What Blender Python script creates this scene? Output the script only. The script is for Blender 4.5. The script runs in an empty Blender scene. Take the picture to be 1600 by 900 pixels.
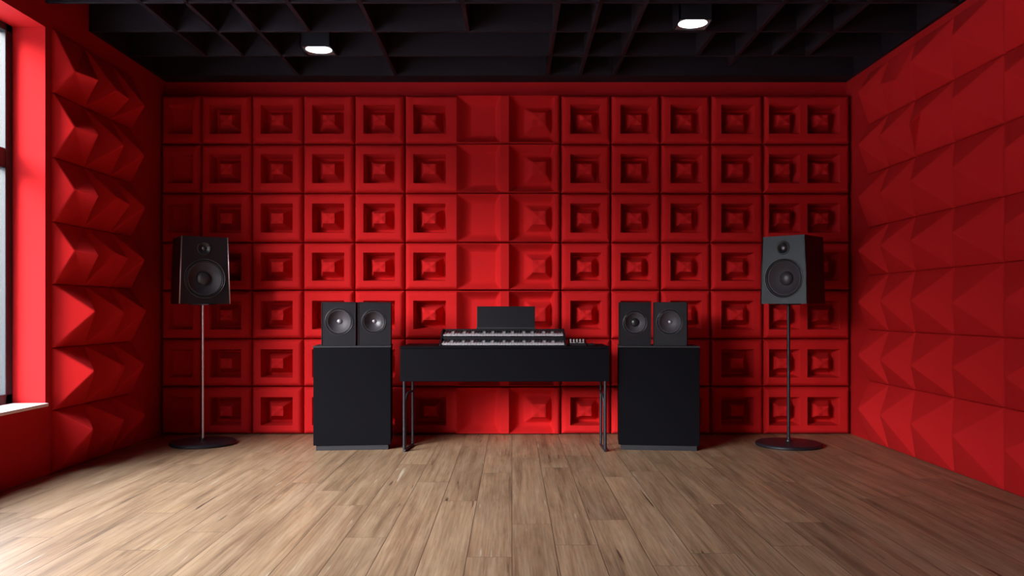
import bpy, bmesh, math, random
from mathutils import Vector, Matrix
random.seed(7)
S = bpy.context.scene
C = S.collection
PI = math.pi

# ------------------------------------------------------------------ basics
def link(name, me, parent=None):
    o = bpy.data.objects.new(name, me); C.objects.link(o)
    if parent: o.parent = parent
    return o
def mesh_obj(name, bm, mat, parent=None, smooth=False, autos=None):
    me = bpy.data.meshes.new(name)
    bmesh.ops.recalc_face_normals(bm, faces=bm.faces[:])
    bm.to_mesh(me); bm.free()
    if mat: me.materials.append(mat)
    if smooth:
        for p in me.polygons: p.use_smooth = True
    if autos is not None:
        me.set_sharp_from_angle(angle=math.radians(autos))
    return link(name, me, parent)
def tag(o, label, cat, group=None):
    o['label'] = label; o['category'] = cat
    if group: o['group'] = group
    return o
def structure(o):
    o['kind'] = 'structure'; return o
def empty(name, loc, rz=0.0):
    o = bpy.data.objects.new(name, None); C.objects.link(o)
    o.empty_display_size = 0.1
    o.location = loc; o.rotation_euler = (0, 0, rz)
    return o
def box(bm, x0, x1, y0, y1, z0, z1, bev=0.0, seg=2, mat=None):
    r = bmesh.ops.create_cube(bm, size=1.0)
    vs = r['verts']
    for v in vs:
        v.co = Vector(((x0+x1)/2 + v.co.x*(x1-x0), (y0+y1)/2 + v.co.y*(y1-y0), (z0+z1)/2 + v.co.z*(z1-z0)))
    if mat is not None:
        for v in vs: v.co = mat @ v.co
    if bev > 0:
        es = list({e for v in vs for e in v.link_edges})
        bmesh.ops.bevel(bm, geom=es, offset=bev, segments=seg, affect='EDGES', profile=0.5)
def lathe(bm, prof, n=48, axis='Z', center=(0, 0, 0)):
    """prof: list of (r, h)"""
    rings = []
    c = Vector(center)
    for r, h in prof:
        ring = []
        if r < 1e-6:
            p = Vector((0, 0, h)) if axis == 'Z' else Vector((0, h, 0))
            ring = [bm.verts.new(c+p)]
        else:
            for i in range(n):
                a = 2*PI*i/n
                p = Vector((r*math.cos(a), r*math.sin(a), h)) if axis == 'Z' else Vector((r*math.cos(a), h, r*math.sin(a)))
                ring.append(bm.verts.new(c+p))
        rings.append(ring)
    for A, B in zip(rings, rings[1:]):
        if len(A) == 1 and len(B) == 1: continue
        for i in range(n):
            j = (i+1) % n
            if len(A) == 1: bm.faces.new((A[0], B[i], B[j]))
            elif len(B) == 1: bm.faces.new((A[i], B[0], A[j]))
            else: bm.faces.new((A[i], B[i], B[j], A[j]))
def tube(bm, pts, r, n=12):
    """swept round tube with capped ends"""
    pts = [Vector(p) for p in pts]
    rings = []
    up = Vector((0.123, 0.917, 0.38)).normalized()
    for k, p in enumerate(pts):
        if k == 0: t = pts[1]-pts[0]
        elif k == len(pts)-1: t = pts[-1]-pts[-2]
        else: t = (pts[k+1]-pts[k]).normalized() + (pts[k]-pts[k-1]).normalized()
        t.normalize()
        a = t.cross(up).normalized(); b = t.cross(a).normalized()
        rings.append([bm.verts.new(p + a*(r*math.cos(2*PI*i/n)) + b*(r*math.sin(2*PI*i/n))) for i in range(n)])
    for A, B in zip(rings, rings[1:]):
        for i in range(n):
            j = (i+1) % n
            bm.faces.new((A[i], A[j], B[j], B[i]))
    bm.faces.new(rings[0]); bm.faces.new(list(reversed(rings[-1])))

# ------------------------------------------------------------------ materials
def new_mat(name):
    m = bpy.data.materials.new(name); m.use_nodes = True
    return m, m.node_tree, m.node_tree.nodes, m.node_tree.links, m.node_tree.nodes['Principled BSDF']
def simple(name, col, rough=0.5, metal=0.0, bump=0.0, bscale=200.0, var=0.0, vscale=6.0, spec=0.5):
    m, nt, N, L, b = new_mat(name)
    b.inputs['Base Color'].default_value = (*col, 1)
    b.inputs['Roughness'].default_value = rough
    b.inputs['Metallic'].default_value = metal
    b.inputs['Specular IOR Level'].default_value = spec
    tc = N.new('ShaderNodeTexCoord')
    if bump > 0:
        nz = N.new('ShaderNodeTexNoise'); nz.inputs['Scale'].default_value = bscale; nz.inputs['Detail'].default_value = 3
        L.new(tc.outputs['Object'], nz.inputs['Vector'])
        bp = N.new('ShaderNodeBump'); bp.inputs['Strength'].default_value = bump; bp.inputs['Distance'].default_value = 0.002
        L.new(nz.outputs['Fac'], bp.inputs['Height']); L.new(bp.outputs['Normal'], b.inputs['Normal'])
    if var > 0:
        nz = N.new('ShaderNodeTexNoise'); nz.inputs['Scale'].default_value = vscale; nz.inputs['Detail'].default_value = 4
        L.new(tc.outputs['Object'], nz.inputs['Vector'])
        mx = N.new('ShaderNodeMix'); mx.data_type = 'RGBA'
        mx.inputs[6].default_value = tuple(c*(1-var) for c in col)+(1,)
        mx.inputs[7].default_value = tuple(min(1, c*(1+var)) for c in col)+(1,)
        L.new(nz.outputs['Fac'], mx.inputs[0]); L.new(mx.outputs[2], b.inputs['Base Color'])
    return m

RED = (0.56, 0.0125, 0.0145)
M_foam = simple('red_foam_fabric', RED, 0.9, bump=0.25, bscale=420, var=0.06, vscale=3, spec=0.12)
M_wall = simple('red_wall_paint', (0.47, 0.011, 0.013), 0.8, bump=0.1, bscale=300, spec=0.1)
M_ceil = simple('black_ceiling_paint', (0.007, 0.006, 0.010), 0.8, bump=0.1, spec=0.3)
M_beam = simple('charcoal_beam_paint', (0.013, 0.007, 0.011), 0.7, spec=0.25)
M_black = simple('black_lacquer_board', (0.0030, 0.0027, 0.0045), 0.65, bump=0.08, bscale=300, spec=0.06)
M_plinth = simple('plinth_grey_black', (0.014, 0.014, 0.019), 0.6, spec=0.4)
M_cab = simple('speaker_cabinet_vinyl', (0.0075, 0.0065, 0.010), 0.55, bump=0.15, bscale=500, spec=0.2)
M_cab2 = simple('monitor_cabinet_vinyl', (0.008, 0.0075, 0.011), 0.42, bump=0.12, bscale=500, spec=0.5)
M_rubber = simple('speaker_rubber', (0.012, 0.012, 0.015), 0.35)
M_cone = simple('speaker_cone_grey', (0.046, 0.038, 0.048), 0.6, spec=0.45)
M_cap = simple('dust_cap_dark', (0.035, 0.030, 0.038), 0.4, spec=0.6)
M_metalball = simple('tweeter_dome', (0.28, 0.26, 0.31), 0.4, metal=0.7)
M_ring = simple('driver_trim_ring', (0.08, 0.075, 0.09), 0.3, metal=0.6)
M_steel = simple('brushed_steel_pole', (0.75, 0.70, 0.72), 0.45, metal=1.0)
M_blkmetal = simple('black_powder_coat_metal', (0.014, 0.012, 0.018), 0.42, metal=0.2)
M_keyw = simple('piano_key_white', (0.42, 0.40, 0.43), 0.35)
M_keyb = simple('piano_key_black', (0.012, 0.012, 0.014), 0.3)
M_synth = simple('keyboard_case_black', (0.006, 0.005, 0.008), 0.5, spec=0.2)
M_knob = simple('knob_silver', (0.38, 0.36, 0.37), 0.3, metal=0.3)
M_frame = simple('window_frame_black', (0.02, 0.02, 0.026), 0.45)
M_sill = simple('window_sill_stone', (0.80, 0.70, 0.70), 0.4, var=0.04)
M_conc = simple('outside_paving', (0.35, 0.35, 0.36), 0.9, var=0.2, vscale=2)
M_trim = simple('downlight_trim', (0.18, 0.12, 0.12), 0.4, metal=0.3)

def emit(name, col, st):
    m = bpy.data.materials.new(name); m.use_nodes = True
    nt = m.node_tree; nt.nodes.clear()
    e = nt.nodes.new('ShaderNodeEmission'); e.inputs[0].default_value = (*col, 1); e.inputs[1].default_value = st
    o = nt.nodes.new('ShaderNodeOutputMaterial'); nt.links.new(e.outputs[0], o.inputs[0])
    return m
M_lamp = emit('downlight_lens_glow', (0.92, 0.95, 1.0), 5.0)

def glass():
    m = bpy.data.materials.new('window_glass'); m.use_nodes = True
    nt = m.node_tree; nt.nodes.clear(); N = nt.nodes
    t = N.new('ShaderNodeBsdfTransparent'); t.inputs[0].default_value = (0.95, 0.97, 0.98, 1)
    g = N.new('ShaderNodeBsdfGlossy'); g.inputs['Roughness'].default_value = 0.02
    mx = N.new('ShaderNodeMixShader'); mx.inputs[0].default_value = 0.05
    o = N.new('ShaderNodeOutputMaterial')
    nt.links.new(t.outputs[0], mx.inputs[1]); nt.links.new(g.outputs[0], mx.inputs[2]); nt.links.new(mx.outputs[0], o.inputs[0])
    return m
M_glass = glass()

def wood():
    m, nt, N, L, b = new_mat('oak_plank_floor')
    tc = N.new('ShaderNodeTexCoord')
    sep = N.new('ShaderNodeSeparateXYZ'); L.new(tc.outputs['Object'], sep.inputs[0])
    swap = N.new('ShaderNodeCombineXYZ'); L.new(sep.outputs['Y'], swap.inputs['X']); L.new(sep.outputs['X'], swap.inputs['Y'])
    br = N.new('ShaderNodeTexBrick')
    br.offset = 0.0; br.offset_frequency = 2; br.squash = 1.0
    br.inputs['Color1'].default_value = (0, 0, 0, 1); br.inputs['Color2'].default_value = (1, 1, 1, 1)
    br.inputs['Mortar'].default_value = (0.5, 0.5, 0.5, 1)
    br.inputs['Scale'].default_value = 1.0
    br.inputs['Mortar Size'].default_value = 0.0016
    br.inputs['Mortar Smooth'].default_value = 0.3
    br.inputs['Bias'].default_value = 0.0
    br.inputs['Brick Width'].default_value = 1.75
    br.inputs['Row Height'].default_value = 0.185
    rw = N.new('ShaderNodeMath'); rw.operation = 'DIVIDE'; rw.inputs[1].default_value = 0.185; L.new(sep.outputs['X'], rw.inputs[0])
    fl = N.new('ShaderNodeMath'); fl.operation = 'FLOOR'; L.new(rw.outputs[0], fl.inputs[0])
    wn = N.new('ShaderNodeTexWhiteNoise'); wn.noise_dimensions = '1D'; L.new(fl.outputs[0], wn.inputs['W'])
    sh = N.new('ShaderNodeMath'); sh.operation = 'MULTIPLY_ADD'; sh.inputs[1].default_value = 11.3; L.new(wn.outputs['Value'], sh.inputs[0]); L.new(sep.outputs['Y'], sh.inputs[2])
    L.new(sh.outputs[0], swap.inputs['X'])
    L.new(swap.outputs[0], br.inputs['Vector'])
    # per-plank offset for the grain
    off = N.new('ShaderNodeVectorMath'); off.operation = 'SCALE'; off.inputs['Scale'].default_value = 9.0
    L.new(br.outputs['Color'], off.inputs[0])
    add = N.new('ShaderNodeVectorMath'); add.operation = 'ADD'
    L.new(tc.outputs['Object'], add.inputs[0]); L.new(off.outputs[0], add.inputs[1])
    def noise(sx, sy, scale, det, rough=0.6, dist=0.0):
        mp = N.new('ShaderNodeMapping'); mp.inputs['Scale'].default_value = (sx, sy, 1)
        L.new(add.outputs[0], mp.inputs['Vector'])
        n = N.new('ShaderNodeTexNoise'); n.inputs['Scale'].default_value = scale; n.inputs['Detail'].default_value = det
        n.inputs['Roughness'].default_value = rough; n.inputs['Distortion'].default_value = dist
        L.new(mp.outputs[0], n.inputs['Vector']); return n
    n1 = noise(12, 0.55, 1.5, 8, 0.62, 0.25)      # broad cathedral grain
    n2 = noise(46, 1.1, 2.5, 5, 0.6, 0.2)       # fine fibres
    n3 = noise(5.0, 0.9, 1.2, 5, 0.6, 0.5)      # blotches
    n4 = noise(34, 1.5, 1.2, 3, 0.5, 0.3)       # scratches
    def ramp(src, stops):
        r = N.new('ShaderNodeValToRGB'); r.color_ramp.elements[0].position = stops[0][0]; r.color_ramp.elements[0].color = (*stops[0][1], 1)
        r.color_ramp.elements[1].position = stops[-1][0]; r.color_ramp.elements[1].color = (*stops[-1][1], 1)
        for p, c in stops[1:-1]:
            e = r.color_ramp.elements.new(p); e.color = (*c, 1)
        L.new(src, r.inputs[0]); return r
    def mix(f, a, b_, mode='MIX'):
        x = N.new('ShaderNodeMix'); x.data_type = 'RGBA'; x.blend_type = mode
        if isinstance(f, float): x.inputs[0].default_value = f
        else: L.new(f, x.inputs[0])
        for i, s in ((6, a), (7, b_)):
            if isinstance(s, tuple): x.inputs[i].default_value = (*s, 1)
            else: L.new(s, x.inputs[i])
        return x.outputs[2]
    base = ramp(n1.outputs['Fac'], [(0.30, (0.17, 0.105, 0.065)), (0.45, (0.31, 0.190, 0.112)), (0.66, (0.39, 0.258, 0.165))])
    fine = ramp(n2.outputs['Fac'], [(0.40, (0.80, 0.78, 0.76)), (0.56, (1.05, 1.05, 1.05))])
    c = mix(1.0, base.outputs[0], fine.outputs[0], 'MULTIPLY')
    blot = ramp(n3.outputs['Fac'], [(0.33, (0.80, 0.76, 0.74)), (0.5, (0.97, 0.97, 0.97)), (0.70, (1.14, 1.13, 1.11))])
    c = mix(1.0, c, blot.outputs[0], 'MULTIPLY')
    plank = ramp(br.outputs['Color'], [(0.0, (0.88, 0.87, 0.86)), (1.0, (1.08, 1.08, 1.07))])
    c = mix(1.0, c, plank.outputs[0], 'MULTIPLY')
    scr = ramp(n4.outputs['Fac'], [(0.70, (0, 0, 0)), (0.76, (1, 1, 1))])
    c = mix(scr.outputs[0], c, (0.50, 0.40, 0.30))
    dk = ramp(n4.outputs['Fac'], [(0.255, (1, 1, 1)), (0.31, (0, 0, 0))])
    c = mix(dk.outputs[0], c, (0.085, 0.046, 0.03))
    c = mix(br.outputs['Fac'], c, (0.06, 0.035, 0.024))
    L.new(c, b.inputs['Base Color'])
    rr = N.new('ShaderNodeMapRange'); L.new(n3.outputs['Fac'], rr.inputs[0])
    rr.inputs[1].default_value = 0.3; rr.inputs[2].default_value = 0.7; rr.inputs[3].default_value = 0.52; rr.inputs[4].default_value = 0.38
    L.new(rr.outputs[0], b.inputs['Roughness'])
    b.inputs['Specular IOR Level'].default_value = 0.4
    bp = N.new('ShaderNodeBump'); bp.inputs['Strength'].default_value = 0.5; bp.inputs['Distance'].default_value = 0.0015
    hm = N.new('ShaderNodeMath'); hm.operation = 'SUBTRACT'; L.new(n1.outputs['Fac'], hm.inputs[0]); L.new(br.outputs['Fac'], hm.inputs[1])
    L.new(hm.outputs[0], bp.inputs['Height']); L.new(bp.outputs['Normal'], b.inputs['Normal'])
    return m
M_floor = wood()

# ------------------------------------------------------------------ room
XL, XR, YB, YF = -2.85, 2.756, 6.86, -1.5       # inner faces of the walls
ZC, ZS = 2.885, 3.09                            # underside of beam grid, underside of slab
WT = 0.20
WY0, WY1, WZ0, WZ1 = -0.9, 5.08, 0.44, 2.737     # window opening

bm = bmesh.new(); box(bm, XL-WT, XR+WT, YF-WT, YB+WT, -0.1, 0); structure(mesh_obj('floor', bm, M_floor))
bm = bmesh.new(); box(bm, XL-WT, XR+WT, YF-WT, YB+WT, ZS, ZS+0.1); structure(mesh_obj('ceiling', bm, M_ceil))
bm = bmesh.new(); box(bm, XL-WT, XR+WT, YB, YB+WT, 0, ZS); structure(mesh_obj('wall_back', bm, M_wall))
bm = bmesh.new(); box(bm, XL-WT, XR+WT, YF-WT, YF, 0, ZS); structure(mesh_obj('wall_front', bm, M_wall))
bm = bmesh.new(); box(bm, XR, XR+WT, YF, YB, 0, ZS); structure(mesh_obj('wall_right', bm, M_wall))
bm = bmesh.new()
box(bm, XL-WT, XL, WY1, YB, 0, ZS); box(bm, XL-WT, XL, YF, WY0, 0, ZS)
box(bm, XL-WT, XL, WY0, WY1, 0, WZ0-0.02); box(bm, XL-WT, XL, WY0, WY1, WZ1, ZS)
structure(mesh_obj('wall_left', bm, M_wall))

# window: dark frame set at the outer face of the thick wall
win = structure(empty('window_1', (XL-WT, (WY0+WY1)/2, WZ0)))
def wobj(name, bm, mat):
    o = mesh_obj(name, bm, mat, win); o.matrix_parent_inverse = Matrix.Translation(win.location).inverted(); return o
FX0, FX1 = XL-WT-0.06, XL-WT-0.001
bm = bmesh.new()
fw = 0.065
box(bm, FX0, FX1, WY0-0.02, WY0+fw, WZ0-0.02, WZ1+0.02, 0.004); box(bm, FX0, FX1, WY1-fw, WY1+0.02, WZ0-0.02, WZ1+0.02, 0.004)
box(bm, FX0, FX1, WY0, WY1, WZ0-0.02, WZ0+0.06, 0.004); box(bm, FX0, FX1, WY0, WY1, WZ1-0.045, WZ1+0.02, 0.004)
box(bm, FX0+0.004, FX1-0.004, WY0, WY1, 1.865, 1.985, 0.004)
for k in (1, 2, 3, 4):
    yy = WY0 + (WY1-WY0)*k/5
    box(bm, FX0+0.002, FX1-0.002, yy-0.03, yy+0.03, WZ0, WZ1, 0.004)
wobj('window_frame', bm, M_frame)
bm = bmesh.new(); box(bm, XL-WT-0.034, XL-WT-0.028, WY0, WY1, WZ0, WZ1); wobj('window_pane', bm, M_glass)
bm = bmesh.new(); box(bm, XL-WT, XL+0.022, WY0+0.001, WY1-0.001, WZ0-0.019, WZ0+0.001, 0.004); wobj('window_sill', bm, M_sill)

# ceiling beam grid
tn = 1
BT = 0.026
def beam(x0, x1, y0, y1):
    global tn
    bm = bmesh.new(); box(bm, x0, x1, y0, y1, ZC, ZS, 0.003)
    structure(mesh_obj('trim_%d' % tn, bm, M_beam)); tn += 1
cross = [0.9, 1.75, 2.6, 3.45, 4.0, 4.53, 5.089, 5.616, 6.155]
for y in cross: beam(XL, XR, y-BT/2, y+BT/2)
beam(XL, XR, 6.66, YB)
beam(XR-0.03, XR, YF, 6.66)
beam(XL, XL+0.03, 5.629, 6.66)
longs = [(-2.27, YF, 6.155), (-1.99, YF, 6.155), (-1.71, YF, 6.66), (-1.37, YF, 5.616), (-0.93, YF, 6.66), (-0.30, YF, 5.616),
         (0.285, YF, 6.66), (0.545, YF, 6.66), (0.82, YF, 6.66), (1.37, 5.616, 6.155), (1.665, YF, 6.4), (1.93, YF, 6.155), (2.18, YF, 6.155)]
for x, y0, y1 in longs: beam(x-0.015, x+0.015, y0, y1)

# recessed downlights
def downlight(x, y, label):
    t = tag(empty('downlight', (x, y, ZC)), label, 'ceiling light', 'square recessed downlights in the black ceiling grid')
    bm = bmesh.new()
    s, h = 0.112, 0.20
    # square can with open underside and round lens opening
    for (a0, a1, b0, b1) in ((-s, s, -s, -s+0.012), (-s, s, s-0.012, s), (-s, -s+0.012, -s, s), (s-0.012, s, -s, s)):
        box(bm, a0, a1, b0, b1, 0.0, h)
    box(bm, -s, s, -s, s, h-0.02, h)
    mesh_obj('housing', bm, M_ceil, t)
    bm = bmesh.new()
    n = 48; ang = [2*PI*i/n for i in range(n)]
    inner = [bm.verts.new((0.094*math.cos(a), 0.094*math.sin(a), 0.010)) for a in ang]
    outer = []
    for a in ang:
        k = (s-0.001)/max(abs(math.cos(a)), abs(math.sin(a)))
        outer.append(bm.verts.new((k*math.cos(a), k*math.sin(a), 0.001)))
    for i in range(n):
        bm.faces.new((inner[i], inner[(i+1) % n], outer[(i+1) % n], outer[i]))
    mesh_obj('trim_plate', bm, M_trim, t)
    bm = bmesh.new(); lathe(bm, [(0, 0.004), (0.07, 0.006), (0.0945, 0.011), (0.0945, 0.03), (0, 0.03)], 48)
    mesh_obj('lens', bm, M_lamp, t, smooth=True)
downlight(-1.40, 6.03, 'glowing recessed ceiling downlight on the left, nearer the back wall')
downlight(1.19, 5.48, 'glowing recessed ceiling downlight on the right, nearer the camera')

# ------------------------------------------------------------------ back wall cushions
ROWS = [0.0, 0.387, 0.774, 1.168, 1.555, 1.955, 2.354, 2.752]     # seam heights
YP = 6.72                                                          # front of the cushions
def X_at(px, Y=YP): return (px-800)/1300*Y
THK = YB-YP                                                        # panel thickness
def smooth01(t): t = max(0, min(1, t)); return t*t*(3-2*t)
def roll(e, r):
    t = max(0.0, min(1.0, e/r)); return math.sqrt(max(0, 1-(1-t)**2))
def axis_grid(w, marks, n):
    vals = set(round(w*i/n, 5) for i in range(n+1))
    for m_, span in marks:
        for k in range(-3, 4): vals.add(round(m_ + span*k/3, 5))
    vals = sorted(v for v in vals if 0 <= v <= w)
    out = [vals[0]]
    for v in vals[1:]:
        if v-out[-1] > 0.0022: out.append(v)
    out[-1] = w
    return out
def cushion_mesh(w, h, wells, edges=(0.038, 0.038, 0.036, 0.036), low=0.075):
    """heightfield cushion: rounded edges, square wells with a soft pinched pyramid inside"""
    marksx, marksz = [], []
    for W in wells:
        a, b_, c, d = W['r']; bl, br_, bb, bt = W['b']
        marksx += [(a, 0.006), (a+bl, 0.006), (b_, 0.006), (b_-br_, 0.006)]
        marksz += [(c, 0.006), (c+bb, 0.006), (d, 0.006), (d-bt, 0.006)]
    marksx += [(0.006, 0.006), (w-0.006, 0.006)]; marksz += [(0.006, 0.006), (h-0.006, 0.006)]
    xs = axis_grid(w, marksx, 44 if w < 0.6 else 80); zs = axis_grid(h, marksz, 44)
    H1 = THK-0.001
    def hf(x, z):
        e = 1.0
        for dist, r in ((x, edges[0]), (w-x, edges[1]), (z, edges[2]), (h-z, edges[3])):
            if r > 0: e = min(e, roll(dist, r))
        top = low + (H1-low)*e
        for W in wells:
            a, b_, c, d = W['r']; bl, br_, bb, bt = W['b']
            t = min((x-a)/bl, (b_-x)/br_, (z-c)/bb, (d-z)/bt)
            if t > 0:
                fl = W.get('floor', 0.006)
                t = min(1, t)
                top = top + (fl-top)*(smooth01(t) if not W.get('soft') else math.sin(t*PI/2)**1.2)
                if 'pyr' in W:
                    px0, px1, pz0, pz1, H = W['pyr']
                    cx, cz = (px0+px1)/2, (pz0+pz1)/2
                    u, v = abs(x-cx)/((px1-px0)/2), abs(z-cz)/((pz1-pz0)/2)
                    r = max(u, v); mn = min(u, v)
                    rs = (u**8+v**8)**(1/8) if r > 0 else 0
                    if r < 1:
                        side = 1-(mn/r if r > 1e-6 else 1)
                        g = min(1.0, (1-r)/0.50); g = g*(0.7+0.3*g)
                        g *= 1-0.20*side*min(1, r*1.3)*(1-0.3*r)
                        g = min(g, 0.93+0.07*g)
                        top = max(top, fl+H*g)
        return top
    bm = bmesh.new()
    nx, nz = len(xs), len(zs)
    grid = [[bm.verts.new((x-w/2, -hf(x, z), z-h/2)) for z in zs] for x in xs]
    for i in range(nx-1):
        for j in range(nz-1):
            bm.faces.new((grid[i][j], grid[i+1][j], grid[i+1][j+1], grid[i][j+1]))
    # skirts to the back plane and back face
    loop = [grid[i][0] for i in range(nx)] + [grid[nx-1][j] for j in range(1, nz)] + \
           [grid[i][nz-1] for i in range(nx-2, -1, -1)] + [grid[0][j] for j in range(nz-2, 0, -1)]
    back = [bm.verts.new((v.co.x, -0.0005, v.co.z)) for v in loop]
    for i in range(len(loop)):
        j = (i+1) % len(loop)
        bm.faces.new((loop[i], back[i], back[j], loop[j]))
    bm.faces.new(back)
    me = bpy.data.meshes.new('cushion'); bmesh.ops.recalc_face_normals(bm, faces=bm.faces[:])
    bm.to_mesh(me); bm.free(); me.materials.append(M_foam)
    for p in me.polygons: p.use_smooth = True
    me.set_sharp_from_angle(angle=math.radians(50))
    return me
g_ = 0.002
cols = [(250, 312), (312, 392), (392, 472.5), (472.5, 553), (553, 632), (632, 713), (713, 795), (795, 876.5), (876.5, 955), (955, 1033),
        (1033, 1111.5), (1111.5, 1194), (1194, 1330)]
ROWH = 0.386
def col_mesh(ci):
    p0, p1 = cols[ci]; w = X_at(p1)-X_at(p0)-(g_*2 if ci not in (5, 6, 7) else (0.0002 if ci == 6 else g_)); h = ROWH
    P = lambda px: X_at(px)-X_at(p0)-g_
    zt = lambda f: h*f
    N_ = 0.016
    bl4 = (N_, N_, N_, N_)
    c, d = h*0.19, h*0.79
    def py(a, b_, H=0.118, k=0.0): return (a, b_, c+0.035, d-0.035, H)
    if ci == 0:
        return cushion_mesh(w, h, [dict(r=(P(262), P(301), c, d), b=(0.02,)*4, floor=0.075)]), w
    if ci == 6:
        return cushion_mesh(w, h, [dict(r=(0.0, P(783), 0.004, h-0.004), b=(0.125, 0.05, 0.075, 0.075), floor=0.05, soft=True)], edges=(0, 0, 0.010, 0.010)), w
    if ci == 7:
        a, b_ = P(797), P(867)
        return cushion_mesh(w, h, [dict(r=(0.0, b_, 0.004, h-0.004), b=(0.09, 0.03, 0.07, 0.07), floor=0.03, soft=True,
                                        pyr=(P(820), P(865), 0.085, h-0.085, 0.10))], edges=(0, 0.028, 0.010, 0.010)), w
    if ci == 12:
        return cushion_mesh(w, h, [dict(r=(P(1202), P(1250), c, d), b=bl4, pyr=py(P(1207), P(1245))),
                                   dict(r=(P(1262), P(1312), c, d), b=bl4, pyr=py(P(1268), P(1306)))]), w
    a, b_ = p0+ (p1-p0)*0.19, p0+(p1-p0)*0.81
    if ci == 5: a, b_ = 646, 697
    e = (0.038, 0, 0.036, 0.036) if ci == 5 else (0.038, 0.038, 0.036, 0.036)
    return cushion_mesh(w, h, [dict(r=(P(a), P(b_), c, d), b=bl4, pyr=py(P(a+6), P(b_-6)))], edges=e), w
ORD = ['first', 'second', 'third', 'fourth', 'fifth', 'sixth', 'seventh', 'eighth', 'ninth', 'tenth', 'eleventh', 'twelfth', 'thirteenth']
ROWN = ['bottom row', 'second row up', 'third row up', 'middle row', 'third row down', 'second row down', 'top row']
for ci in range(13):
    me, w = col_mesh(ci)
    cx = (X_at(cols[ci][0])+X_at(cols[ci][1]))/2 + {5: g_/2, 7: -g_/2}.get(ci, 0)
    for r in range(7):
        o = link('acoustic_panel', me)
        o.location = (cx, YB, (ROWS[r]+ROWS[r+1])/2)
        o.scale = (1, 1, (ROWS[r+1]-ROWS[r]-2*g_)/ROWH)
        kind = {0: 'narrow red panel with an empty square', 6: 'red panel with an empty flat square',
                7: 'red panel with wide sloped recess', 12: 'wide red two-pyramid panel'}.get(ci, 'red padded one-pyramid panel')
        where = {0: 'at left corner', 12: 'at right corner'}.get(ci, '%s from left' % ORD[ci])
        tag(o, '%s on back wall, %s, %s' % (kind, ROWN[r], where), 'acoustic panel', 'padded acoustic panels on the back wall')

# ------------------------------------------------------------------ side wall pyramids
def pyramid_panel(side, y0, y1, z0, z1, ridge, label, group, base=0.014, soft=0.009):
    """ridge: list of world points (y, z, p) forming the crest, p = how far it stands out of the wall"""
    sgn = 1 if side == 'L' else -1
    xw = XL if side == 'L' else XR
    cy, cz = (y0+y1)/2, (z0+z1)/2
    g = 0.0015
    bm = bmesh.new()
    def V(p, y, z): return bm.verts.new((sgn*p, y-cy, z-cz))
    c = [(y0+g, z0+g), (y1-g, z0+g), (y1-g, z1-g), (y0+g, z1-g)]
    bk = [V(0.0005, *q) for q in c]; ft = [V(base, *q) for q in c]
    bm.faces.new(bk)
    for i in range(4):
        j = (i+1) % 4; bm.faces.new((bk[i], bk[j], ft[j], ft[i]))
    R = [V(p, y, z) for (y, z, p) in ridge]
    A, B = R[0], R[-1]                      # A towards y0, B towards y1
    bm.faces.new((ft[3], ft[0], A))         # near facet
    bm.faces.new((ft[1], ft[2], B))         # far facet
    if A is B:
        bm.faces.new((ft[0], ft[1], A)); bm.faces.new((ft[2], ft[3], A))
    else:
        for p, q in zip(R, R[1:]):
            pass
        bm.faces.new([ft[0], ft[1], B, A]) if False else None
        # lower and upper flanks as fans so that bent ridges stay clean
        bm.faces.new((ft[0], ft[1], A)); bm.faces.new((ft[1], B, A))
        bm.faces.new((ft[2], ft[3], A)); bm.faces.new((ft[2], A, B))
    bmesh.ops.recalc_face_normals(bm, faces=bm.faces[:])
    es = [e for e in bm.edges if not (e.verts[0] in bk and e.verts[1] in bk)]
    bmesh.ops.bevel(bm, geom=es, offset=soft, segments=3, affect='EDGES', profile=0.5)
    o = mesh_obj('foam_pyramid', bm, M_foam, smooth=True, autos=12)
    o.location = (xw, cy, cz)
    return tag(o, label, 'acoustic panel', group)

LY = [5.15, 5.52, 5.88, 6.20]
LA = [(5.28, 5.28), (5.70, 5.70), (6.01, 6.01)]
PN = ['beside the window', 'in the middle column', 'nearest the corner']
ldz = [0.06, 0.05, 0.03, 0.0, -0.0, -0.02, -0.07]
for r in range(7):
    z0, z1 = ROWS[r], ROWS[r+1]
    for k in range(3):
        zm = (z0+z1)/2 + ldz[r] + random.uniform(-0.012, 0.012)
        p = 0.205
        ya = LA[k][0] + random.uniform(-0.02, 0.02)
        if k == 0 and r >= 3:
            ridge = [(5.215, zm+0.015, 0.115), (5.34, zm-0.005, 0.20)]
        elif (k == 1 and r in (3, 4, 6)):
            ridge = [(ya-0.05, zm+0.02, 0.17), (ya+0.07, zm-0.01, 0.20)]
        else:
            ridge = [(ya, zm, p)]
        pyramid_panel('L', LY[k], LY[k+1], z0, z1, ridge,
                      'red foam pyramid on the left wall, %s, %s' % (ROWN[r], PN[k]), 'foam pyramids on the left wall')
RZ = [0.0, 0.464, 0.856, 1.274, 1.642, 2.049, 2.435, 2.83]
RY = [3.585, 4.11, 4.635, 5.16, 5.66, 6.06, 6.40]
RN = ['sixth from the back corner', 'fifth from the back corner', 'fourth from the back corner', 'third from the back corner',
      'second from the back corner', 'nearest the back corner']
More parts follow.
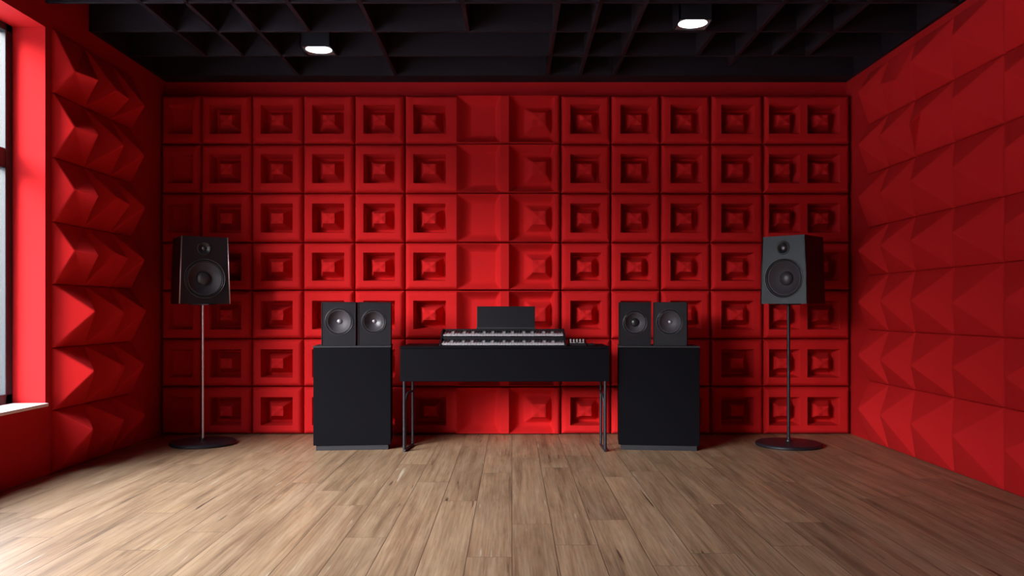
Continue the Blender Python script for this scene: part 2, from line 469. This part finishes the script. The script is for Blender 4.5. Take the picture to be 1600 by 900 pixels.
for r in range(7):
    for k in range(6):
        z0, z1 = RZ[r], RZ[r+1]
        ya = (RY[k]+RY[k+1])/2; zm = (z0+z1)/2 + random.uniform(-0.015, 0.015)
        if r == 0: zm = 0.27
        p = 0.168
        if r == 5 and k == 3: ridge = [(ya-0.07, zm+0.05, 0.13), (ya+0.02, zm-0.02, p)]
        elif r == 6 and k == 4: ridge = [(ya-0.10, zm-0.02, 0.10), (ya+0.08, zm, 0.13)]
        else: ridge = [(ya, zm, p)]
        pyramid_panel('R', RY[k], RY[k+1], z0, z1, ridge,
                      'red foam pyramid on the right wall, %s, %s' % (ROWN[r], RN[k]), 'foam pyramids on the right wall')

# ------------------------------------------------------------------ speakers
def poly_hit(poly, c, a):
    """ray from c at angle a to the convex polygon poly"""
    d = (math.cos(a), math.sin(a)); best = None
    for i in range(len(poly)):
        p, q = poly[i], poly[(i+1) % len(poly)]
        ex, ez = q[0]-p[0], q[1]-p[1]
        den = d[0]*ez - d[1]*ex
        if abs(den) < 1e-9: continue
        t = ((p[0]-c[0])*ez - (p[1]-c[1])*ex)/den
        s = ((p[0]-c[0])*d[1] - (p[1]-c[1])*d[0])/den
        if t > 0 and -1e-6 <= s <= 1+1e-6 and (best is None or t < best): best = t
    return (c[0]+best*d[0], c[1]+best*d[1])
def baffle(bm, poly, c, r, yf, depth, n=56):
    """flat front with one round hole whose rim turns back into the box"""
    ang = [2*PI*i/n for i in range(n)]
    ca = [math.atan2(p[1]-c[1], p[0]-c[0]) % (2*PI) for p in poly]
    for a in ca:                                   # snap the nearest uniform angle onto each corner
        k = min(range(n), key=lambda i: abs((ang[i]-a+PI) % (2*PI)-PI)); ang[k] = a
    ang.sort()
    inn, out, bk = [], [], []
    for a in ang:
        x, z = c[0]+r*math.cos(a), c[1]+r*math.sin(a)
        inn.append(bm.verts.new((x, yf, z))); bk.append(bm.verts.new((x, yf+depth, z)))
        hx, hz = poly_hit(poly, c, a); out.append(bm.verts.new((hx, yf, hz)))
    for i in range(n):
        j = (i+1) % n
        bm.faces.new((inn[i], inn[j], out[j], out[i])); bm.faces.new((inn[i], bk[i], bk[j], inn[j]))
    bm.faces.new(bk)
def speaker_box(w_top, w_bot, d, h, holes, mat, parent, zsplit=None, name='cabinet'):
    """holes: list of (x, z, r, depth) bottom to top; the box stands on z = 0, front at y = -d/2"""
    bm = bmesh.new()
    yf, yb = -d/2, d/2
    wz = lambda z: (w_bot+(w_top-w_bot)*z/h)/2
    zl = [0]+(zsplit or [])+[h]
    for k, (hx, hz, r, dep) in enumerate(holes):
        a, b_ = zl[k], zl[k+1]
        poly = [(-wz(a), a), (wz(a), a), (wz(b_), b_), (-wz(b_), b_)]
        baffle(bm, poly, (hx, hz), r, yf, dep)
    wb = w_bot/2*0.98
    def q(*pts): bm.faces.new([bm.verts.new(p) for p in pts])
    q((-wz(0), yf, 0), (wz(0), yf, 0), (wb, yb, 0), (-wb, yb, 0))
    q((-wz(h), yf, h), (wz(h), yf, h), (wb*w_top/w_bot, yb, h), (-wb*w_top/w_bot, yb, h))
    q((-wb, yb, 0), (wb, yb, 0), (wb*w_top/w_bot, yb, h), (-wb*w_top/w_bot, yb, h))
    q((-wz(0), yf, 0), (-wz(h), yf, h), (-wb*w_top/w_bot, yb, h), (-wb, yb, 0))
    q((wz(0), yf, 0), (wz(h), yf, h), (wb*w_top/w_bot, yb, h), (wb, yb, 0))
    # cap-less rims are closed by the driver itself
    o = mesh_obj(name, bm, mat, parent)
    return o
def driver(parent, x, z, R, yf, cone_mat, cap_mat, capr=0.3, depth=0.045, name='woofer'):
    t = None
    bm = bmesh.new()   # frame ring + rubber surround
    lathe(bm, [(R*1.0, 0.006), (R*1.0, -0.004), (R*0.975, -0.006), (R*0.955, -0.003), (R*0.945, 0.006)], 64, 'Y', (x, yf, z))
    ring = mesh_obj(name, bm, M_ring, parent, smooth=True)
    bm = bmesh.new()
    prof = [(R*0.945, 0.006)] + [(R*(0.945-0.095*k/8), 0.006-0.008*math.sin(PI*k/8)) for k in range(1, 9)]
    lathe(bm, prof, 64, 'Y', (x, yf, z)); mesh_obj('surround', bm, M_rubber, ring, smooth=True)
    bm = bmesh.new()
    lathe(bm, [(R*0.85, 0.006), (R*0.83, 0.003), (R*0.80, 0.006), (R*0.70, 0.004+depth*0.36), (R*0.5, 0.004+depth*0.8), (R*capr*0.9, 0.004+depth)], 64, 'Y', (x, yf, z))
    mesh_obj('cone', bm, cone_mat, ring, smooth=True)
    bm = bmesh.new(); rc = R*capr; y0 = 0.004+depth*0.93
    lathe(bm, [(rc*math.cos(a), y0-rc*0.62*math.sin(a)) for a in [PI/2*k/8 for k in range(9)]], 48, 'Y', (x, yf, z))
    mesh_obj('dust_cap', bm, cap_mat, ring, smooth=True)
    return ring
def small_speaker(loc, rz, w, R, dx, dz, ccol, cap, capr, label):
    t = tag(empty('bookshelf_speaker', loc, rz), label, 'speaker', 'small square speakers on the two black plinth cabinets')
    h, d = 0.315, 0.26
    speaker_box(w, w, d, h, [(dx, h/2+dz, R*1.0, 0.07)], M_cab, t)
    driver(t, dx, h/2+dz, R, -d/2, ccol, cap, capr, 0.042, 'driver')
    bm = bmesh.new()   # thin dark frame around the baffle
    for (a0, a1, c0, c1) in ((-w/2, w/2, 0.0, 0.005), (-w/2, w/2, h-0.005, h), (-w/2, -w/2+0.005, 0.005, h-0.005), (w/2-0.005, w/2, 0.005, h-0.005)):
        box(bm, a0, a1, -d/2-0.004, -d/2, c0, c1, 0.001)
    mesh_obj('baffle_edge', bm, M_cab, t)
    return t

def plinth_cabinet(cx, cy, rz, w, label):
    t = tag(empty('plinth_cabinet', (cx, cy, 0), rz), label, 'cabinet', 'black plinth cabinets either side of the desk')
    d, h = 0.34, 0.750
    bm = bmesh.new(); box(bm, -w/2+0.018, w/2-0.018, -d/2+0.012, d/2-0.01, 0, 0.036, 0.002); mesh_obj('plinth_base', bm, M_plinth, t)
    bm = bmesh.new(); box(bm, -w/2, w/2, -d/2+0.014, d/2, 0.036, h-0.012, 0.002); mesh_obj('body', bm, M_black, t)
    bm = bmesh.new(); box(bm, -w/2+0.001, w/2-0.001, -d/2, -d/2+0.013, 0.038, h-0.014, 0.002); mesh_obj('front_panel', bm, M_black, t)
    bm = bmesh.new(); box(bm, -w/2-0.002, w/2+0.002, -d/2-0.002, d/2, h-0.012, h, 0.002); mesh_obj('top_board', bm, M_plinth, t)
    return t
def place(fx, fy, rz, d):   # centre of a box whose front centre is (fx, fy)
    return fx - math.sin(rz)*d/2, fy + math.cos(rz)*d/2
tl = math.radians(6)
cx, cy = place(-1.148, 5.975, tl, 0.34); plinth_cabinet(cx, cy, tl, 0.550, 'tall black box cabinet left of the desk, carrying two small speakers')
cx2, cy2 = place(1.054, 5.965, -tl, 0.34); plinth_cabinet(cx2, cy2, -tl, 0.574, 'tall black box cabinet right of the desk, carrying two small speakers')
Zc = 0.7505
for (fx, fy, rz, w, R, dx, dz, cm, cp, cr, lab) in (
    (-1.251, 6.005, tl, 0.244, 0.100, 0.002, 0.018, M_cone, M_metalball, 0.19, 'small black speaker on the left cabinet, outer one with the wide cone'),
    (-0.998, 6.035, tl, 0.236, 0.088, -0.004, 0.018, M_cap, M_metalball, 0.17, 'small black speaker on the left cabinet, inner one beside the desk'),
    (0.893, 6.035, -tl, 0.232, 0.088, 0.000, 0.010, M_cone, M_rubber, 0.36, 'small black speaker on the right cabinet, inner one with a dark centre cap'),
    (1.141, 6.010, math.radians(-14), 0.240, 0.094, -0.002, 0.014, M_cone, M_metalball, 0.16, 'small black speaker on the right cabinet, outer one with a shiny centre dot')):
    x, y = place(fx, fy, rz, 0.26); small_speaker((x, y, Zc), rz, w, R, dx, dz, cm, cp, cr, lab)

def stand(px, py, pole_mat, label, r=0.0095):
    t = tag(empty('speaker_stand', (px, py, 0)), label, 'speaker stand', 'round-base speaker stands')
    bm = bmesh.new(); lathe(bm, [(0, 0.0), (0.232, 0.0), (0.240, 0.006), (0.240, 0.018), (0.232, 0.026), (0.12, 0.032), (0, 0.034)], 96)
    mesh_obj('base', bm, M_blkmetal, t, smooth=True, autos=35)
    bm = bmesh.new(); tube(bm, [(0, 0, 0.03), (0, 0, 1.047)], r, 24); mesh_obj('pole', bm, pole_mat, t, smooth=True, autos=35)
    bm = bmesh.new(); lathe(bm, [(r, 0.034), (r+0.012, 0.034), (r+0.010, 0.044), (r, 0.048)], 32); mesh_obj('collar', bm, M_blkmetal, t, smooth=True, autos=35)
    bm = bmesh.new(); box(bm, -0.07, 0.07, -0.07, 0.07, 1.046, 1.054, 0.002); mesh_obj('top_plate', bm, M_blkmetal, t)
    return t
stand(-2.322, 6.25, M_steel, 'slim bright steel speaker stand on a round black base, left of the room', 0.0085)
stand(2.056, 6.185, M_blkmetal, 'slim black speaker stand on a round black base, right of the room', 0.012)

def monitor(px, py, rz, off, w, d, label, cone, cap, capr, edge, dome):
    x, y = px - math.sin(rz)*off, py + math.cos(rz)*off
    t = tag(empty('studio_monitor', (x, y, 1.0545), rz), label, 'speaker', 'large studio monitors on stands')
    h = 0.50
    wt, wb = w*0.925, w*1.02
    speaker_box(wt, wb, d, h, [(0, 0.188, 0.148, 0.075), (-0.005, 0.412, 0.040, 0.03)], M_cab2, t, zsplit=[0.352])
    driver(t, 0, 0.188, 0.148, -d/2, cone, cap, capr, 0.05, 'woofer')
    bm = bmesh.new()
    lathe(bm, [(0.052, 0.002), (0.050, -0.005), (0.042, -0.005), (0.030, 0.006), (0.018, 0.012)], 40, 'Y', (-0.005, -d/2, 0.412))
    tw = mesh_obj('tweeter', bm, M_rubber, t, smooth=True)
    bm = bmesh.new(); lathe(bm, [(0.017*math.cos(a), 0.012-0.012*math.sin(a)) for a in [PI/2*k/6 for k in range(7)]], 32, 'Y', (-0.005, -d/2, 0.412))
    mesh_obj('tweeter_dome', bm, dome, tw, smooth=True)
    bm = bmesh.new()   # bevelled edge strips; bright steel on the left monitor imitates an edge highlight
    for s in (-1, 1):
        tube(bm, [(s*wb/2, -d/2, 0.001), (s*wt/2, -d/2, h-0.001)], 0.004, 10)
    mesh_obj('edge_strip', bm, edge, t, smooth=True)
    return t
monitor(-2.322, 6.25, math.radians(33), 0.10, 0.355, 0.34, 'large black two-way monitor speaker on the bright stand, at the left', M_cone, M_cap, 0.36, M_steel, M_ring)
monitor(2.056, 6.185, math.radians(-43), 0.08, 0.350, 0.33, 'large black two-way monitor speaker on the black stand, at the right', M_cone, M_cap, 0.36, M_cab2, M_metalball)

# ------------------------------------------------------------------ desk
dk = tag(empty('keyboard_desk', (-0.052, 6.14, 0)), 'long black desk with a deep front box and thin tube legs', 'desk')
bm = bmesh.new(); box(bm, -0.743, 0.743, -0.232, 0.232, 0.50, 0.735, 0.003); mesh_obj('desk_box', bm, M_black, dk)
bm = bmesh.new(); box(bm, -0.745, 0.745, -0.236, 0.235, 0.736, 0.750, 0.003); mesh_obj('desk_top', bm, M_black, dk)
for s in (-1, 1):
    X = s*0.715
    X2 = X + (0.03 if s < 0 else -0.004)
    bm = bmesh.new(); tube(bm, [(X, -0.222, 0.502), (X, -0.222, 0.010)], 0.0105, 16); mesh_obj('leg', bm, M_blkmetal, dk, smooth=True, autos=40)
    bm = bmesh.new(); tube(bm, [(X2, 0.03, 0.502), (X2, 0.03, 0.010)], 0.0095, 16); mesh_obj('leg', bm, M_blkmetal, dk, smooth=True, autos=40)
    bm = bmesh.new(); tube(bm, [(X, -0.232, 0.0105), (X2, 0.04, 0.0105)], 0.0105, 16); mesh_obj('floor_runner', bm, M_blkmetal, dk, smooth=True, autos=40)
    pts = [(X-s*0.003, -0.195, 0.012), (X-s*0.006, -0.195, 0.35)]
    for k in range(1, 9):
        a = PI/2*k/8
        pts.append((X-s*(0.006+0.012*k/8), -0.195+0.06*(1-math.cos(a)), 0.35+0.06*math.sin(a)))
    pts.append((X2, 0.03, 0.41))
    bm = bmesh.new(); tube(bm, pts, 0.0085, 14); mesh_obj('brace', bm, M_blkmetal, dk, smooth=True, autos=40)

# two-manual keyboard ------------------------------------------------
kx0, kx1 = -0.523, 0.392
kb = tag(empty('keyboard', ((kx0+kx1)/2, 6.12, 0.7505)), 'black two-manual keyboard with white and black keys on the desk', 'keyboard')
hw = (kx1-kx0)/2
y_ = lambda y: y-6.12
bm = bmesh.new()
prof = [(y_(5.965), 0.0), (y_(6.31), 0.0), (y_(6.31), 0.117), (y_(6.24), 0.117), (y_(6.125), 0.088), (y_(6.095), 0.052), (y_(5.97), 0.014)]
def cheek(bm, x0, x1):
    a = [bm.verts.new((x0, y, z)) for y, z in prof]; b_ = [bm.verts.new((x1, y, z)) for y, z in prof]
    bm.faces.new(a); bm.faces.new(list(reversed(b_)))
    for i in range(len(a)):
        j = (i+1) % len(a); bm.faces.new((a[i], b_[i], b_[j], a[j]))
cheek(bm, -hw, -hw+0.012); mesh_obj('side_cheek', bm, M_synth, kb)
bm = bmesh.new(); cheek(bm, hw-0.012, hw); mesh_obj('side_cheek', bm, M_synth, kb)
bm = bmesh.new()
box(bm, -hw+0.012, hw-0.012, y_(5.975), y_(6.30), 0.0, 0.004)
box(bm, -hw+0.012, hw-0.012, y_(6.118), y_(6.29), 0.004, 0.062)
box(bm, -hw+0.012, hw-0.012, y_(6.238), y_(6.306), 0.0625, 0.115, 0.002)
mesh_obj('case', bm, M_synth, kb)
bm = bmesh.new(); box(bm, -hw+0.012, hw-0.012, y_(6.104), y_(6.1175), 0.028, 0.062, 0.002)
for k in range(14):
    box(bm, -hw+0.05+k*0.03, -hw+0.062+k*0.03, y_(6.1025), y_(6.105), 0.044, 0.050)
mesh_obj('control_strip', bm, M_synth, kb)
NW = 42; kw = (2*hw-0.03)/NW
pat = [1, 1, 0, 1, 1, 1, 0]
def mk_key(w, l, h, bev):
    bm = bmesh.new(); box(bm, -w/2, w/2, 0, l, 0, h, bev, 1)
    me = bpy.data.meshes.new('key'); bmesh.ops.recalc_face_normals(bm, faces=bm.faces[:]); bm.to_mesh(me); bm.free(); return me
mw = mk_key(kw-0.0012, 0.118, 0.010, 0.0012); mw.materials.append(M_keyw)
mb = mk_key(kw*0.52, 0.070, 0.010, 0.0012); mb.materials.append(M_keyb)
for (yf, zf, til) in ((y_(5.985), 0.005, 10), (y_(6.121), 0.066, 11)):
    ta = math.radians(til)
    for i in range(NW):
        o = link('white_key', mw, kb); o.location = (-hw+0.015+kw*(i+0.5), yf, zf); o.rotation_euler = (ta, 0, 0)
        if pat[i % 7] and i < NW-1:
            o = link('black_key', mb, kb); o.location = (-hw+0.015+kw*(i+1), yf+0.044*math.cos(ta), zf+0.044*math.sin(ta)+0.008); o.rotation_euler = (ta, 0, 0)
bm = bmesh.new()
Rm = Matrix.Translation((0.02, y_(6.262), 0.1155)) @ Matrix.Rotation(math.radians(-10), 4, 'X')
box(bm, -0.219, 0.219, -0.006, 0.006, 0.0, 0.172, 0.002, 2, Rm)
rest = mesh_obj('music_rest', bm, M_synth, kb)
bm = bmesh.new(); box(bm, -0.222, 0.222, -0.030, -0.0055, 0.0, 0.012, 0.002, 2, Matrix.Translation((0.02, y_(6.262), 0.1160)))
mesh_obj('rest_ledge', bm, M_plinth, rest)

# little desktop controller ------------------------------------------
ct = tag(empty('audio_controller', (0.475, 6.07, 0.7505), math.radians(-4)), 'small black controller with silver knobs at the right end of the desk', 'controller')
bm = bmesh.new()
pr = [(-0.06, 0), (0.06, 0), (0.06, 0.040), (-0.05, 0.018), (-0.06, 0.012)]
a = [bm.verts.new((-0.065, y, z)) for y, z in pr]; b_ = [bm.verts.new((0.065, y, z)) for y, z in pr]
bm.faces.new(a); bm.faces.new(list(reversed(b_)))
for i in range(5): bm.faces.new((a[i], b_[i], b_[(i+1) % 5], a[(i+1) % 5]))
bmesh.ops.bevel(bm, geom=bm.edges[:], offset=0.002, segments=2, affect='EDGES')
mesh_obj('body', bm, M_synth, ct)
slope = math.atan2(0.022, 0.11)
for i in range(5):
    for j in range(2):
        bm = bmesh.new(); r = 0.0075 if j else 0.0055
        lathe(bm, [(0, 0), (r, 0), (r*0.85, 0.011), (r*0.6, 0.0125), (0, 0.0125)], 20)
        o = mesh_obj('knob', bm, M_knob, ct, smooth=True, autos=35)
        yy = -0.022+j*0.045
        o.location = (-0.046+i*0.023, yy, 0.018+(yy+0.05)*0.2); o.rotation_euler = (slope, 0, 0)
for k in range(2):
    bm = bmesh.new(); box(bm, -0.022, 0.022, -0.004, 0.004, 0, 0.004, 0.001)
    o = mesh_obj('fader', bm, M_knob, ct); o.location = (-0.03+k*0.06, -0.042, 0.0185); o.rotation_euler = (slope, 0, 0)
pk = empty('power_adapter', (0.572, 6.06, 0.7505)); tag(pk, 'flat black pad lying at the desk right end beside the controller', 'adapter')
bm = bmesh.new(); box(bm, -0.026, 0.026, -0.04, 0.04, 0, 0.014, 0.004, 3); mesh_obj('body', bm, M_synth, pk)
bm = bmesh.new(); lathe(bm, [(0, 0.0138), (0.008, 0.0138), (0.007, 0.0165), (0, 0.017)], 20); mesh_obj('button', bm, M_rubber, pk, smooth=True)

# ------------------------------------------------------------------ outside and light
bm = bmesh.new(); box(bm, -30, XL-WT-0.08, -20, 25, -0.30, -0.15); g = structure(mesh_obj('ground', bm, M_conc))
w = bpy.data.worlds.new('sky'); S.world = w; w.use_nodes = True
nt = w.node_tree; bg = nt.nodes['Background']
tc = nt.nodes.new('ShaderNodeTexCoord'); sp = nt.nodes.new('ShaderNodeSeparateXYZ'); nt.links.new(tc.outputs['Generated'], sp.inputs[0])
rp = nt.nodes.new('ShaderNodeValToRGB'); nt.links.new(sp.outputs['Z'], rp.inputs[0])
rp.color_ramp.elements[0].position = 0.06; rp.color_ramp.elements[0].color = (0.020, 0.020, 0.022, 1)
rp.color_ramp.elements[1].position = 0.68; rp.color_ramp.elements[1].color = (0.80, 0.92, 1.0, 1)
nt.links.new(rp.outputs[0], bg.inputs[0]); bg.inputs[1].default_value = 23.0
def area(name, loc, rot, sx, sy, power, col=(1, 1, 1), portal=False, spread=180):
    l = bpy.data.lights.new(name, 'AREA'); l.shape = 'RECTANGLE'; l.size = sx; l.size_y = sy; l.energy = power; l.color = col
    l.spread = math.radians(spread)
    if portal: l.cycles.is_portal = True
    o = bpy.data.objects.new(name, l); C.objects.link(o); o.location = loc; o.rotation_euler = rot; return o
area('window_portal', (XL-WT-0.09, (WY0+WY1)/2, (WZ0+WZ1)/2), (0, -PI/2, 0), WZ1-WZ0, WY1-WY0, 1, portal=True)
# sun through thin cloud: very soft, slanting in through the window
s = bpy.data.lights.new('sun', 'SUN'); s.energy = 13.5; s.angle = math.radians(30); s.color = (1.0, 0.95, 0.90)
so = bpy.data.objects.new('sun', s); C.objects.link(so)
d = Vector((0.61, 0.75, -0.37)).normalized(); so.rotation_euler = d.to_track_quat('-Z', 'Y').to_euler()

# ------------------------------------------------------------------ camera
cam = bpy.data.cameras.new('camera'); co = bpy.data.objects.new('camera', cam); C.objects.link(co)
co.location = (0, 0, 1.01); co.rotation_euler = (PI/2, 0, 0)
cam.sensor_fit = 'HORIZONTAL'; cam.sensor_width = 36; cam.lens = 36*1300/1600; cam.shift_y = 34/1600
cam.clip_start = 0.05; cam.clip_end = 200
S.camera = co
vs = S.view_settings
vs.view_transform = 'Standard'; vs.look = 'None'; vs.gamma = 1.0; vs.use_curve_mapping = False; vs.exposure = -0.18
